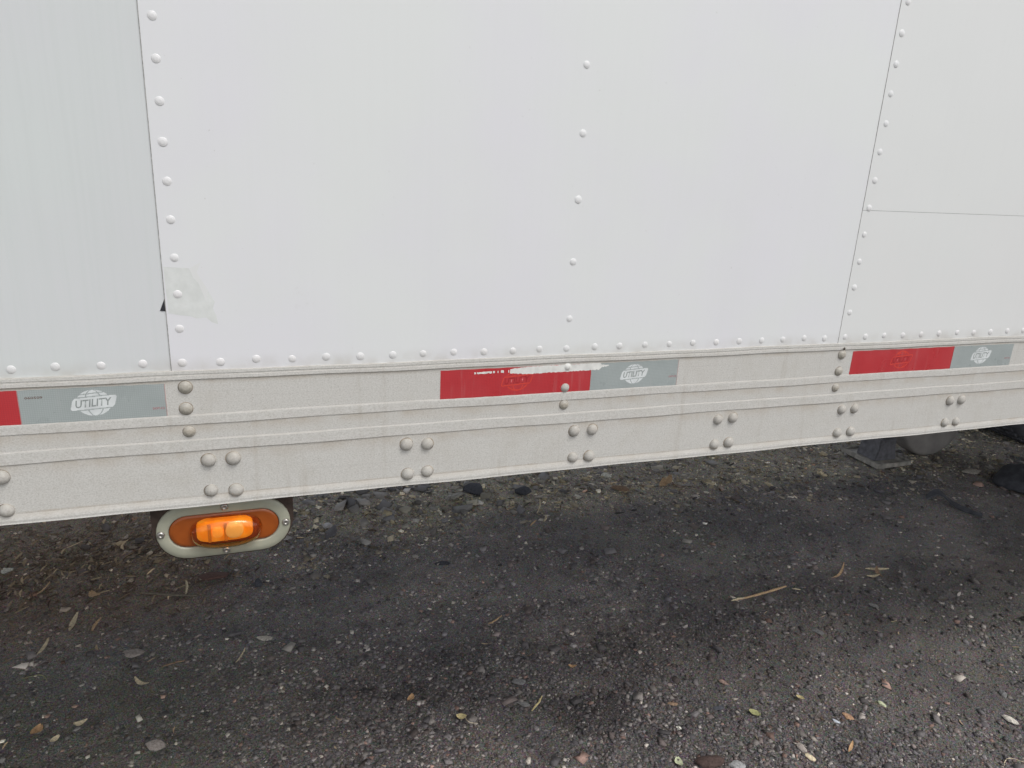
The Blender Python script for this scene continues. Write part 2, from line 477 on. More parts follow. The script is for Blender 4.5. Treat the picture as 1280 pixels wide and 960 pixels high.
DARK = [((0.130, 0.127, 0.135), 5), ((0.182, 0.177, 0.182), 5), ((0.159, 0.138, 0.133), 3), ((0.247, 0.237, 0.227), 2.2), ((0.351, 0.338, 0.319), .8), ((0.546, 0.520, 0.468), .2), ((0.260, 0.182, 0.156), .5)]
TANC = [((0.22, 0.20, 0.155), 4), ((0.16, 0.16, 0.16), 4), ((0.30, 0.28, 0.24), 2), ((0.13, 0.13, 0.145), 2), ((0.42, 0.41, 0.38), .8)]
def patchy(px, py):
    # fewer loose chips on the compacted patches of the wheel track
    k = np.clip(0.8 + 1.3 * vnoise(px / 15 + 9, py / 10, 21), 0.35, 1)
    track = np.exp(-((py - 45) / 16) ** 2)
    left = np.clip((14 - px) / 20, 0, 1)
    return k * (1 - 0.3 * track) * (1 - 0.3 * left) * np.clip((116 + 14 * vnoise(px / 12, py / 12, 51) - py) / 14, 0, 1) * np.clip((py + 22 + 10 * vnoise(px / 9, py / 9, 52)) / 12, 0, 1)
def strip(px, py): return np.clip((py - 62 + 16 * vnoise(px / 14, py / 14, 31)) / 8, 0, 1) * np.clip((px + 25) / 20, 0, 1) * np.clip((146 + 30 * vnoise(px / 20, py / 20, 53) - py) / 25, 0, 1)
stone_cloud('fine_gravel', 175000, (-70, 240, -24, 122), 0.115, 0.48, 1.6, DARK, 'fine dark crushed gravel loose on the ground', 5, 2.9, mask=patchy)
stone_cloud('coarse_gravel', 4200, (-75, 245, -26, 124), 0.36, 1.1, 2.8, DARK, 'larger angular gravel chips scattered over the ground', 6, 1.6, mask=patchy)
stone_cloud('pale_gravel', 21000, (-80, 250, 60, 150), 0.16, 0.95, 1.9, TANC, 'paler tan gravel in the strip beyond the trailer', 8, 0.8, mask=strip)

stone_cloud('outer_gravel', 13000, (-420, 480, -260, 420), 0.4, 1.8, 2.4, DARK, 'loose grey gravel on the open ground round the trailer', 15, 0.5, wedge=False,
            mask=lambda px, py: 1 - 0.97 * np.clip((py + 12) / 8, 0, 1) * np.clip((112 - py) / 12, 0, 1) * np.clip((px + 70) / 20, 0, 1) * np.clip((235 - px) / 20, 0, 1))
SLATE = [((0.12, 0.123, 0.14), 4), ((0.16, 0.16, 0.17), 3), ((0.23, 0.225, 0.215), 1)]
def heap(px, py): return np.clip((py - 74 + 14 * vnoise(px / 12, py / 12, 33)) / 6, 0, 1) * np.clip(1.2 - np.abs(px - 30) / 45, 0.08, 1)
stone_cloud('slate_rubble', 300, (-60, 180, 66, 104), 0.7, 1.9, 1.6, SLATE, 'dark angular slate pieces in the strip of gravel below the rail', 17, 0.3, mask=heap)
# ---- leaf litter and wood chips, uncountable
def litter(name, n, gen, smin, smax, cols, label, seed):
    r = np.random.default_rng(seed); V = []; F = []; C = []
    for i in range(n):
        x, y = gen(r); L = r.uniform(smin, smax); w = L * r.uniform(0.06, 0.28); a = r.uniform(0, 6.28); lift = r.uniform(0.02, 0.4) * L * 0.6
        z = float(terrain(x, y)) + 0.1
        c = np.array(cols[r.integers(len(cols))]) * math.exp(r.normal(0, 0.3)); b = len(V)
        for k, t in enumerate((-0.5, -0.15, 0.2, 0.5)):
            ww = w * (0.25, 1, 0.9, 0.1)[k] / 2; bend = 0.12 * L * math.sin(3 * t + a)
            for sgn in (-1, 1):
                lx, ly = t * L, sgn * ww + bend
                V.append(((x + lx * math.cos(a) - ly * math.sin(a)) * S, (y + lx * math.sin(a) + ly * math.cos(a)) * S, (z + lift * (0.5 + t) + 0.04 * sgn) * S)); C.append((*c, 1))
        F += [(b, b + 2, b + 3, b + 1), (b + 2, b + 4, b + 5, b + 3), (b + 4, b + 6, b + 7, b + 5)]
    me = bpy.data.meshes.new(name); me.from_pydata(V, [], F)
    at = me.color_attributes.new('stone_colour', 'FLOAT_COLOR', 'POINT'); at.data.foreach_set('color', np.array(C).ravel())
    me.materials.append(M_LITTER)
    tag(ob(name, me, kind='stuff'), label)
m = Mat('dry_litter', (0.2, 0.15, 0.1), 0.85, 0, 0.3)
ca = m.n('VertexColor'); ca.layer_name = 'stone_colour'
m.color(m.mix(m.rng(m.noise(250, 3), 0.35, 0.7, 0, 0.5), ca.outputs['Color'], m.mix(1.0, ca.outputs['Color'], (0.5, 0.45, 0.4), 'MULTIPLY')))
M_LITTER = m.m
BR = [(0.33, 0.25, 0.165), (0.20, 0.145, 0.10), (0.48, 0.38, 0.25), (0.15, 0.105, 0.08), (0.26, 0.20, 0.155)]
litter('leaf_litter', 1700, lambda r: (r.normal(-22, 13), min(100, r.normal(74, 8))), 0.4, 1.9, BR, 'brown leaf litter and wood chips under the left of the rail', 41)
litter('scattered_straw', 420, lambda r: (r.uniform(-45, 150), r.uniform(-6, 95)), 0.25, 1.0, BR + [(0.3, 0.26, 0.17)], 'tiny dry stalk and leaf crumbs among the gravel', 42)
litter('strip_litter', 420, lambda r: (r.uniform(10, 150), r.normal(78, 6)), 0.6, 2.2, BR[:3] + [(0.3, 0.27, 0.2), (0.12, 0.12, 0.11)], 'dry bits of leaf and bark in the tan strip of gravel', 43)

# ================================================================== TRAILER
ZR = 52.03            # height of the lowest rivet row of the skin sheets
XL, XR = -340.0, 236.0
trailer = empty('semi_trailer', (0, 51, 0), 'white box trailer with riveted side sheets, dusty bottom rail and red and grey reflective tape', 'trailer')

# ---- side sheets: each laps over its left neighbour
def sheet(x0, x1, z0, z1, y0, y1, mat, label=None):
    return ob('side_panel', MB().box(x0, x1, y0, y1, z0, z1).me('side_panel', mat), (0, 0, 0), trailer, label)
ztop = 156.0; zb = ZR - 0.72
p_left = sheet(-48.62 + 0.06, -0.55, zb, ztop, -0.004, 0.5, M_PANEL_L, 'greyish green-white side sheet at the left of the picture')
p_mid = sheet(-0.61, 47.55, zb, ztop, -0.065, -0.008, M_PANEL, 'large white side sheet in the middle')
p_mid_core = sheet(-0.5, 47.3, zb, ztop, 0.0, 0.5, M_PANEL, 'inner liner behind the middle sheet')
p_rlow = sheet(47.40, 96.0, zb, ZR + 9.80, -0.095, 0.5, M_PANEL_R, 'lower part of the white side sheet at the right')
p_rup = sheet(47.40, 96.0, ZR + 9.83, ztop, -0.100, 0.5, M_PANEL_R, 'upper part of the white side sheet at the right')
for k in (-1,): pass
xs = -48.6
while xs - 48 > XL:
    sheet(xs - 48.0, xs, zb, ztop, -0.004, 0.5, M_PANEL); xs -= 48.06
sheet(XL, xs, zb, ztop, -0.004, 0.5, M_PANEL)
xs = 96.06
while xs + 48 < XR:
    sheet(xs, xs + 48, zb, ztop, -0.095, 0.5, M_PANEL); xs += 48.06
sheet(xs, XR, zb, ztop, -0.095, 0.5, M_PANEL)
ob('seam_sealant', MB().box(-0.648, -0.605, -0.045, -0.0045, zb + 0.1, ztop - 1).me('seam_sealant', M_SEAL), (0, 0, 0), trailer)
ob('seam_sealant', MB().box(47.380, 47.405, -0.085, -0.066, zb + 0.1, ztop - 1).me('seam_sealant', M_SEAL), (0, 0, 0), trailer)
ob('film_seam', MB().box(47.45, 95.9, -0.097, -0.08, ZR + 9.80, ZR + 9.83).me('film_seam', M_FILMLINE), (0, 0, 0), trailer)
# worn patch of film beside the left seam, and the torn black bit left of it
pv = [(-0.55, 5.5), (0.2, 5.45), (0.72, 5.42), (0.86, 5.1), (1.2, 4.75), (1.54, 4.3), (1.75, 3.9), (1.93, 3.5), (1.8, 3.15), (1.95, 2.75), (2.02, 2.22), (1.7, 2.35), (1.42, 2.62), (0.9, 2.58), (0.6, 2.72), (0.1, 2.78), (-0.5, 2.9), (-0.52, 3.9)]
ob('worn_patch', MB().prism([(a, ZR + b) for a, b in pv], 1, -0.0695, -0.066).me('worn_patch', M_PEEL), (0, 0, 0), p_mid)
pv = [(0.75, 5.4), (1.35, 5.75), (1.1, 5.2), (1.62, 4.2), (1.5, 3.5), (1.15, 4.6), (0.9, 4.9)]
ob('worn_patch', MB().prism([(a, ZR + b) for a, b in pv], 1, -0.0735, -0.070).me('worn_patch', M_PANEL_R), (0, 0, 0), p_mid)
ob('torn_film', MB().prism([(-0.64, ZR + 3.75), (-0.64, ZR + 3.02), (-0.93, ZR + 3.04)], 1, -0.03, -0.0045).me('torn_film', M_BLACK), (0, 0, 0), p_left, 'small black triangular tear beside the seam')

# ---- far side, ends, roof, floor
ob('far_wall', MB().box(XL, XR, 101.5, 102, 44, ztop).me('far_wall', M_PANEL), (0, 0, 0), trailer)
ob('roof', MB().box(XL, XR, 0.51, 101.49, ztop - 0.4, ztop - 0.1).me('roof', M_PANEL), (0, 0, 0), trailer)
ob('front_wall', MB().box(XR - 0.6, XR - 0.1, 0.51, 101.49, 44, ztop - 0.5).me('front_wall', M_PANEL), (0, 0, 0), trailer)
ob('rear_door', MB().box(XL + 0.1, XL + 0.6, 0.51, 101.49, 44, ztop - 0.5).me('rear_door', M_PANEL), (0, 0, 0), trailer)
ob('floor', MB().box(XL + 0.7, XR - 0.7, 2.3, 101.4, 48.1, 49.2).me('floor', M_FLOOR), (0, 0, 0), trailer)
cm = MB().box(-0.08, 0.08, 2.4, 101.3, 44.2, 47.9).box(-1.0, 1.0, 2.4, 101.3, 44.05, 44.19).box(-1.0, 1.0, 2.4, 101.3, 47.91, 48.05).me('crossmember', M_STEEL)
k = -27
while -10.3 + 12.0 * k + 12 < XR - 3:
    x = -10.33 + 12.0 * k
    if x > XL + 3: ob('crossmember', cm, (x, 0, 0), trailer)
    k += 1

# ---- bottom rail: one extruded profile
prof = [(0.35, ZR - .45), (-0.14, ZR - .47), (-0.165, ZR - .50), (-0.17, ZR - .66), (-0.15, ZR - .69), (-0.15, ZR - .76), (-0.175, ZR - .79), (-0.18, ZR - .98), (-0.10, ZR - 1.04),
        (-0.10, ZR - 3.10), (-0.14, ZR - 3.18), (-0.146, ZR - 3.26), (-0.15, ZR - 3.70), (-0.10, ZR - 3.74), (-0.10, ZR - 4.60), (-0.100, ZR - 4.67), (-0.146, ZR - 4.76), (-0.15, ZR - 5.40), (-0.09, ZR - 5.45),
        (-0.09, ZR - 8.42), (-0.13, ZR - 8.52), (-0.17, ZR - 8.64), (-0.19, ZR - 8.78), (-0.18, ZR - 8.92), (-0.2, ZR - 9.0), (-0.05, ZR - 9.05), (2.2, ZR - 9.05), (2.2, ZR - 8.8), (0.35, ZR - 8.8)]
V = []; F = []
xs = list(np.arange(-40, 100, 1.0)); xs = [XL] + xs + [XR]
for x in xs:
    for (y, z) in prof:
        wob = 0.018 * math.sin(x * 0.31 + z) + 0.012 * math.sin(x * 0.77 + 2 * z) if abs(x) < 200 else 0
        V.append((x, y + (0.3 * wob if y < -0.12 else 0), z + wob))
n = len(prof)
for i in range(len(xs) - 1):
    for j in range(n):
        F.append((i * n + j, i * n + (j + 1) % n, (i + 1) * n + (j + 1) % n, (i + 1) * n + j))
F.append(tuple(range(n))); F.append(tuple((len(xs) - 1) * n + i for i in reversed(range(n))))
me = mesh('bottom_rail', V, F, M_RAIL)
bm = bmesh.new(); bm.from_mesh(me); bmesh.ops.recalc_face_normals(bm, faces=bm.faces); bm.to_mesh(me); bm.free()
rail = ob('bottom_rail', me, (0, 0, 0), trailer, 'dusty off-white ribbed bottom rail')

# ---- rivets: shared meshes, one object each
def tilt(): return (random.gauss(0, 0.02), random.uniform(0, 6.28), random.gauss(0, 0.02))
rv_panel = MB().lathe([(0.235, 0.0), (0.226, 0.014), (0.205, 0.025), (0.175, 0.031), (0.155, 0.033), (0.135, 0.043), (0.09, 0.049), (0.03, 0.050)], 1, 22).me('rivet', M_RIVET_W, True)
rv_big = MB().lathe([(0.47, 0.002), (0.415, 0.012), (0.40, 0.03), (0.395, 0.07), (0.36, 0.15), (0.29, 0.225), (0.19, 0.275), (0.09, 0.297), (0.02, 0.302)], 1, 26, mi=[1, 1, 0, 0, 0, 0, 0, 0]).me('rivet', [M_RAILRIV, M_GRIME], True)
rv_mid = MB().lathe([(0.40, 0.002), (0.37, 0.012), (0.355, 0.03), (0.35, 0.07), (0.30, 0.12), (0.25, 0.135), (0.235, 0.15), (0.18, 0.19), (0.10, 0.205), (0.03, 0.207)], 1, 26, mi=[1, 1, 0, 0, 0, 0, 0, 0, 0]).me('rivet', [M_RIVDARK, M_GRIME], True)
rv_tape = MB().lathe([(0.32, 0.002), (0.29, 0.06), (0.24, 0.10), (0.2, 0.115), (0.15, 0.16), (0.04, 0.175)], 1, 22, mi=0).me('rivet', [M_SCRAPE], True)
rv_tape2 = rv_tape.copy(); rv_tape2.materials.clear(); rv_tape2.materials.append(M_RAILRIV)
def rivet(me, x, z, y, parent): ob('rivet', me, (x + random.gauss(0, .03), y, z + random.gauss(0, .03)), parent, rot=tilt()).scale = [random.uniform(0.93, 1.06)] * 3
for i in range(-6, 48):
    x = 2.0 * i
    if i < 0: x = 2.12 * i + 0.08; par, y = p_left, -0.004
    elif x < 47.5: par, y = p_mid, -0.065
    else: par, y = p_rlow, -0.095
    rivet(rv_panel, x, ZR, y, par)
for j in range(1, 16):
    rivet(rv_panel, 0, ZR + 2.0 * j, -0.065, p_mid)
    z = ZR + 2.0 * j
    rivet(rv_panel, 48.0, z, -0.095 if z < ZR + 9.8 else -0.100, p_rlow if z < ZR + 9.8 else p_rup)
for z in (2, 6, 10, 14, 18, 22, 26): rivet(rv_panel, 24.0, ZR + z - (0.15 if z > 5 else 0), -0.065, p_mid)
for k in range(-3, 8):
    for dx in (-0.68, 0.68):
        for dz in (-6.11, -8.15):
            rivet(rv_big, 1.66 + 12.01 * k + dx, ZR + dz, -0.08, rail)
for x in (-24, 0, 24, 48, 72):
    for dz, y in ((-1.40, -0.10), (-2.77, -0.10), (-4.14, -0.09)):
        if x == 24 and dz == -2.77: rivet(rv_tape2, x, ZR + dz, -0.112, rail)
        elif x == 24 and dz == -1.40: rivet(rv_tape, x + .1, ZR + dz + .02, -0.03, rail)
        else: rivet(rv_mid, x, ZR + dz, y, rail)
ob('rust_spot', MB().lathe([(0.11, 0), (0.09, 0.02), (0.03, 0.03)], 1, 9, (48.0, -0.25, ZR - 0.88)).me('rust_spot', M_PLATE), (0, 0, 0), rail)

# ---- logo on the tapes
def text_mesh(name, body, height, mat, shear=0.0, width=None, bold=0.0):
    cu = bpy.data.curves.new('lettering', 'FONT'); cu.body = body; cu.size = 1.0; cu.shear = shear; cu.align_x = 'CENTER'; cu.align_y = 'CENTER'; cu.offset = bold; cu.resolution_u = 2
    o = bpy.data.objects.new('lettering', cu); COL.objects.link(o)
    bpy.context.view_layer.update()
    me = bpy.data.meshes.new_from_object(o.evaluated_get(bpy.context.evaluated_depsgraph_get()))
    COL.objects.unlink(o); bpy.data.objects.remove(o)
    co = np.empty(len(me.vertices) * 3); me.vertices.foreach_get('co', co); co = co.reshape(-1, 3)
    mn, mx = co.min(0), co.max(0); c = (mn + mx) / 2; hgt = mx[1] - mn[1]; wid = mx[0] - mn[0]
    sy = height / hgt; sx = (width / wid) if width else sy
    out = np.stack([(co[:, 0] - c[0]) * sx, np.zeros(len(co)), (co[:, 1] - c[1]) * sy], -1) * S
    me.vertices.foreach_set('co', out.ravel()); me.materials.clear(); me.materials.append(mat); me.name = name
    bm = bmesh.new(); bm.from_mesh(me); bmesh.ops.recalc_face_normals(bm, faces=bm.faces); bm.to_mesh(me); bm.free()
    me.update(); return me

def logo_mesh(outline=False):
    V = []; F = []; W, H, c = 1.25, 0.86, 0.0235
    nx_, nz_ = int(2 * W / c), int(2 * H / c)
    sl = 0.065
    def ink(x, z):
        zb_ = z - sl * x                                   # tilted band
        bx = x - 0.28 * zb_
        inb = abs(bx) < 1.10 and abs(zb_) < 0.345 and (abs(bx) + abs(zb_) * 0.9 < 1.32)
        if inb:
            return (not (abs(bx) < 1.03 and abs(zb_) < 0.27)) if outline else True
        if abs(bx) < 1.17 and abs(zb_) < 0.40: return False
        ex, ez = x / 0.88, z / 0.76
        rr = ex * ex + ez * ez
        if rr > 1: return False
        if rr > (0.80 if outline else 2): return True
        q = math.sqrt(max(0.0, 1 - ez * ez)) + 1e-6
        lon = ex / q
        for L in (-0.45, 0.5):
            if abs(lon - L + 0.12 * z) * q < 0.035: return outline
        if abs(z - 0.56 - 0.10 * x) < 0.025: return outline
        return not outline
    for i in range(nx_):
        for j in range(nz_):
            x, z = -W + i * c, -H + j * c
            if ink(x + c / 2, z + c / 2):
                b = len(V); V += [(x, 0, z), (x + c, 0, z), (x + c, 0, z + c), (x, 0, z + c)]; F.append((b, b + 1, b + 2, b + 3))
    return mesh('logo', V, F, M_INK_W)
me_logo = logo_mesh()
me_logo_red = logo_mesh(True); me_logo_red.materials.clear(); me_logo_red.materials.append(M_INK_R)
me_util = text_mesh('lettering', 'UTILITY', 0.45, M_TAPE_LETTER, 0.25, 1.84, 0.018)
me_util_r = me_util.copy(); me_util_r.materials.clear(); me_util_r.materials.append(M_INK_RL)
me_dot = text_mesh('lettering', 'DOT-C2', 0.13, M_INK_RED, 0.0, 0.62, 0.02)
me_code = text_mesh('lettering', '060509', 0.14, M_INK_BRN, 0.0, 0.85, 0.02)

def tape(x0, x1, mat, label, logo_x, red=False, z0=None, z1=None, k=1.0):
    z0 = ZR - 3.13 if z0 is None else z0; z1 = ZR - 1.17 if z1 is None else z1
    V = []; F = []; n_ = 24                                     # slightly uneven cut sheet, thin but solid
    for i in range(n_ + 1):
        x = x0 + (x1 - x0) * i / n_
        w = 0.012 * math.sin(i * 1.7 + x0)
        V += [(x, -0.112, z0 + w), (x, -0.112, z1 + w), (x, -0.098, z1 + w), (x, -0.098, z0 + w)]
        if i:
            b = 4 * (i - 1)
            F += [(b + j, b + 4 + j, b + 4 + (j + 1) % 4, b + (j + 1) % 4) for j in range(4)]
    F += [(0, 1, 2, 3), tuple(4 * n_ + j for j in (3, 2, 1, 0))]
    me = mesh('reflective_tape', V, F, mat)
    bm = bmesh.new(); bm.from_mesh(me); bmesh.ops.recalc_face_normals(bm, faces=bm.faces); bm.to_mesh(me); bm.free()
    t = ob('reflective_tape', me, (0, 0, 0), trailer, label)
    if logo_x is not None:
        lz = ZR - 2.08
        lo = ob('logo', me_logo_red if red else me_logo, (logo_x, -0.1145, lz), t); lo.scale = (k, 1, k)
        le = ob('lettering', me_util_r if red else me_util, (logo_x, -0.1170, lz), t, rot=(0, -0.065, 0)); le.scale = (k, 1, k)
    return t
t1r = tape(-19.2, -8.30, M_TAPE_R, 'red tape at the left edge of the picture', -13.7, True)
t1 = tape(-8.255, -1.08, M_TAPE_G, 'grey tape left of the three tarnished rivets', -4.7)
ob('lettering', me_code, (-7.55, -0.1145, ZR - 1.62), t1); ob('lettering', me_dot, (-1.46, -0.1145, ZR - 2.62), t1)
ob('tape_edge', MB().box(-1.075, -1.045, -0.108, -0.098, ZR - 3.12, ZR - 1.18).me('tape_edge', M_EDGE), (0, 0, 0), t1)
ob('tape_edge', MB().box(-8.297, -8.258, -0.108, -0.098, ZR - 3.12, ZR - 1.18).me('tape_edge', M_EDGE), (0, 0, 0), t1)
t2r = tape(15.14, 25.92, M_TAPE_R, 'red tape with a scraped white upper edge', 20.45, True, k=0.98)
t2 = tape(25.94, 32.92, M_TAPE_G, 'grey tape right of the scraped red tape', 29.35, k=0.95)
ob('lettering', me_dot, (32.55, -0.1145, ZR - 2.42), t2)
ob('tape_edge', MB().box(32.925, 32.955, -0.108, -0.098, ZR - 3.12, ZR - 1.18).me('tape_edge', M_EDGE), (0, 0, 0), t2)
t3r = tape(49.1, 60.12, M_TAPE_R, 'red tape below the right-hand sheet', 54.4, True)
t3 = tape(60.14, 67.25, M_TAPE_G, 'grey tape at the right edge of the picture', 63.5)
ob('lettering', me_dot, (66.8, -0.1145, ZR - 2.45), t3)
tape(83.2, 94.2, M_TAPE_R, None, None)
# scraped strip over the top edge of the second tape
top = []; bot = []
xx = 17.0; r2 = random.Random(4)
while xx < 27.3:
    f = (xx - 17.0) / 10.3
    hw = 0.03 + 0.05 * min(1, f * 3) + (0.17 if 0.28 < f < 0.93 else 0.02) * min(1, max(0, (f - .2) * 5))
    ctr = ZR - 1.44 + 0.10 * f
    if f > 0.93: hw *= max(0.15, (1 - f) / 0.07)
    bot.append((xx, ctr - hw - r2.uniform(0, 0.06))); top.append((xx, ctr + hw * 0.8 + r2.uniform(-.01, 0.03)))
    xx += r2.uniform(0.05, 0.13)
sm = MB()
for i in range(len(top) - 1):
    f = i / len(top)
    if f < 0.3 and r2.random() < 0.45: continue
    sm.prism([bot[i], bot[i + 1], top[i + 1], top[i]], 1, -0.1175, -0.109)
ob('bare_scrape', sm.me('bare_scrape', M_SCRAPE), (0, 0, 0), t2r, 'jagged white scrape along the top of the red tape')

# ---- amber side marker lamp
def stadium(hw, hh, cx, cz, n_=14):
    pts = []
    for s_ in (1, -1):
        for i in range(n_ + 1):
            a = -math.pi / 2 + math.pi * i / n_
            pts.append((cx + s_ * ((hw - hh) + hh * math.cos(a)), cz + s_ * hh * math.sin(a)))
    return pts
LX, LZ = 1.535, ZR - 11.06
lamp = empty('marker_lamp', (LX, 0.6, LZ), 'lit oval amber marker lamp in a sage grey bezel', None, parent=trailer)
pl = [(LX - 4.12, ZR - 8.85), (LX - 4.12, LZ + .1)]
pl += [(x, z) for x, z in stadium(4.06, 1.96, LX, LZ) if z < LZ][::-1]
low = sorted([p for p in stadium(4.06, 1.96, LX, LZ) if p[1] < LZ - 0.02], key=lambda p: math.atan2(p[1] - LZ, p[0] - LX))
pl = [(LX - 4.17, ZR - 8.85), (LX - 4.17, LZ)] + low + [(LX + 4.17, LZ), (LX + 4.17, ZR - 8.85)]
ob('mounting_plate', MB().prism(pl, 1, 0.72, 0.90).me('mounting_plate', M_PLATE), (0, 0, 0), lamp)
ob('bracket', MB().box(LX - 4.1, LX + 4.1, 0.91, 2.1, ZR - 9.3, ZR - 9.06).me('bracket', M_PLATE), (0, 0, 0), lamp)
# bezel ring with rounded lips
rings = [(3.96, 1.86, 0.70), (3.96, 1.86, 0.62), (3.90, 1.80, 0.56), (3.60, 1.50, 0.53), (3.36, 1.20, 0.53), (3.27, 1.11, 0.56), (3.25, 1.09, 0.70)]
V = []; F = []
for hw, hh, y in rings: V += [(x, y, z) for x, z in stadium(hw, hh, LX, LZ)]
n = len(stadium(1, .5, 0, 0))
for i in range(len(rings) - 1):
    for j in range(n): F.append((i * n + j, i * n + (j + 1) % n, (i + 1) * n + (j + 1) % n, (i + 1) * n + j))
me = mesh('bezel', V, F, M_BEZEL, True)
bm = bmesh.new(); bm.from_mesh(me); bmesh.ops.recalc_face_normals(bm, faces=bm.faces); bm.to_mesh(me); bm.free()
ob('bezel', me, (0, 0, 0), lamp)
V = []; F = []
lr = [(3.24, 1.08, 0.68), (3.20, 1.04, 0.585), (2.95, 0.86, 0.57), (1.9, 0.6, 0.57)]
for hw, hh, y in lr: V += [(x, y, z) for x, z in stadium(hw, hh, LX, LZ)]
for i in range(len(lr) - 1):
    for j in range(n): F.append((i * n + j, i * n + (j + 1) % n, (i + 1) * n + (j + 1) % n, (i + 1) * n + j))
F.append(tuple((len(lr) - 1) * n + j for j in range(n)))
me = mesh('lens', V, F, M_LENS, True)
bm = bmesh.new(); bm.from_mesh(me); bmesh.ops.recalc_face_normals(bm, faces=bm.faces); bm.to_mesh(me); bm.free()
ob('lens', me, (0, 0, 0), lamp, 'dark orange-brown flat oval lens')
# raised dome over the bulb (clear amber shell), reflector box and bulb inside
def oval_rings(rr, sx, sz, cx, cz, e=2.4, seg=36):
    V = []; F = []
    for r_, y in rr:
        for k in range(seg):
            a = 2 * math.pi * k / seg; ca_, sa_ = math.cos(a), math.sin(a)
            V.append((cx + sx * r_ * math.copysign(abs(ca_) ** (2 / e), ca_), y, cz + sz * r_ * math.copysign(abs(sa_) ** (2 / e), sa_)))
    for i in range(len(rr) - 1):
        for j in range(seg): F.append((i * seg + j, i * seg + (j + 1) % seg, (i + 1) * seg + (j + 1) % seg, (i + 1) * seg + j))
    F.append(tuple((len(rr) - 1) * seg + j for j in range(seg)))
    return V, F
def oval(name, rr, sx, sz, cx, cz, mat, e=2.4, label=None, shell=False):
    V, F = oval_rings(rr, sx, sz, cx, cz, e)
    me = mesh(name, V, F, mat, True)
    bm = bmesh.new(); bm.from_mesh(me); bmesh.ops.recalc_face_normals(bm, faces=bm.faces); bm.to_mesh(me); bm.free()
    o = ob(name, me, (0, 0, 0), lamp, label)
    if shell: md = o.modifiers.new('shell', 'SOLIDIFY'); md.thickness = 0.08 * S; md.offset = -1
oval('lens_dome', [(1.0, 0.57), (0.985, 0.45), (0.96, 0.20), (0.91, 0.0), (0.8, -0.16), (0.6, -0.26), (0.3, -0.31), (0.05, -0.32)], 2.14, 1.06, LX + .08, LZ - .12, M_DOME, 2.5, 'raised amber dome of the lens', True)
oval('reflector', [(1.0, 0.56), (0.99, 0.30), (0.93, 0.20), (0.80, 0.16), (0.05, 0.15)], 1.66, 0.74, LX + .0, LZ + 0.02, M_GLOW, 4, 'bright orange lit reflector')
oval('bulb', [(1.0, 0.15), (0.95, 0.06), (0.8, 0.0), (0.5, -0.04), (0.05, -0.06)], 0.34, 0.36, LX - 0.42, LZ + 0.0, M_BULB, 2.6)
oval('bulb', [(1.0, 0.15), (0.95, 0.04), (0.8, -0.03), (0.5, -0.08), (0.05, -0.1)], 0.55, 0.55, LX + 0.55, LZ + 0.05, M_BULB2, 2.3)
for xd in (-0.88, 0.06):
    ob('lens_rib', MB().box(LX + xd - .10, LX + xd + .10, 0.02, 0.14, LZ - 0.62, LZ + 0.62).me('lens_rib', M_RIB, bevel=0.03), (0, 0, 0), lamp)
sc = MB().lathe([(0.24, 0.0), (0.235, 0.04), (0.18, 0.10), (0.08, 0.125), (0.075, 0.07), (0.02, 0.07)], 1, 16).me('screw', M_SCREW, True)
for x, z in ((LX - 3.68, LZ), (LX + 3.66, LZ - .02), (LX, LZ - 1.52), (LX + .05, LZ + 1.49)): ob('screw', sc, (x, 0.53, z), lamp)

# ---- landing legs
def leg(cx, cy, label):
    L = empty('landing_leg', (cx, cy, 0), label, None, parent=trailer)
    h = float(terrain(cx, cy)) + 0.2
    pad = MB()
    pad.box(cx - 5.0, cx + 5.0, cy - 5.4, cy + 5.4, h, h + 0.5)
    for a in ((cx - 5.0, cx + 5.0, cy - 5.7, cy - 5.4), (cx - 5.0, cx + 5.0, cy + 5.4, cy + 5.7), (cx - 5.3, cx - 5.0, cy - 5.7, cy + 5.7), (cx + 5.0, cx + 5.3, cy - 5.7, cy + 5.7)): pad.box(*a, h - 0.1, h + 1.0)
    ob('foot_pad', pad.me('foot_pad', M_PAD, bevel=0.08), (0, 0, 0), L)
    ob('foot_housing', MB().prism([(cx - 3.4, h + .51), (cx + 3.4, h + .51), (cx + 2.6, h + 3.4), (cx + 2.4, h + 6), (cx - 2.4, h + 6), (cx - 2.6, h + 3.4)], 1, cy - 2.9, cy + 2.9).me('foot_housing', M_LEG, bevel=0.2), (0, 0, 0), L)
    ob('lower_tube', MB().box(cx - 2.2, cx + 2.2, cy - 2.2, cy + 2.2, h + 6.01, h + 20).me('lower_tube', M_LEG, bevel=0.15), (0, 0, 0), L)
    ob('upper_tube', MB().box(cx - 2.8, cx + 2.8, cy - 2.8, cy + 2.8, h + 20.01, 43.9).me('upper_tube', M_LEG, bevel=0.15), (0, 0, 0), L)
leg(145, 79.5, 'landing leg on the far side of the trailer, its foot plate on the gravel')
leg(145, 22.5, 'landing leg on the near side of the trailer')
ob('leg_brace', MB().box(144.2, 145.8, 26.0, 76.0, 30, 32).me('leg_brace', M_LEG, bevel=.1), (0, 0, 0), trailer)

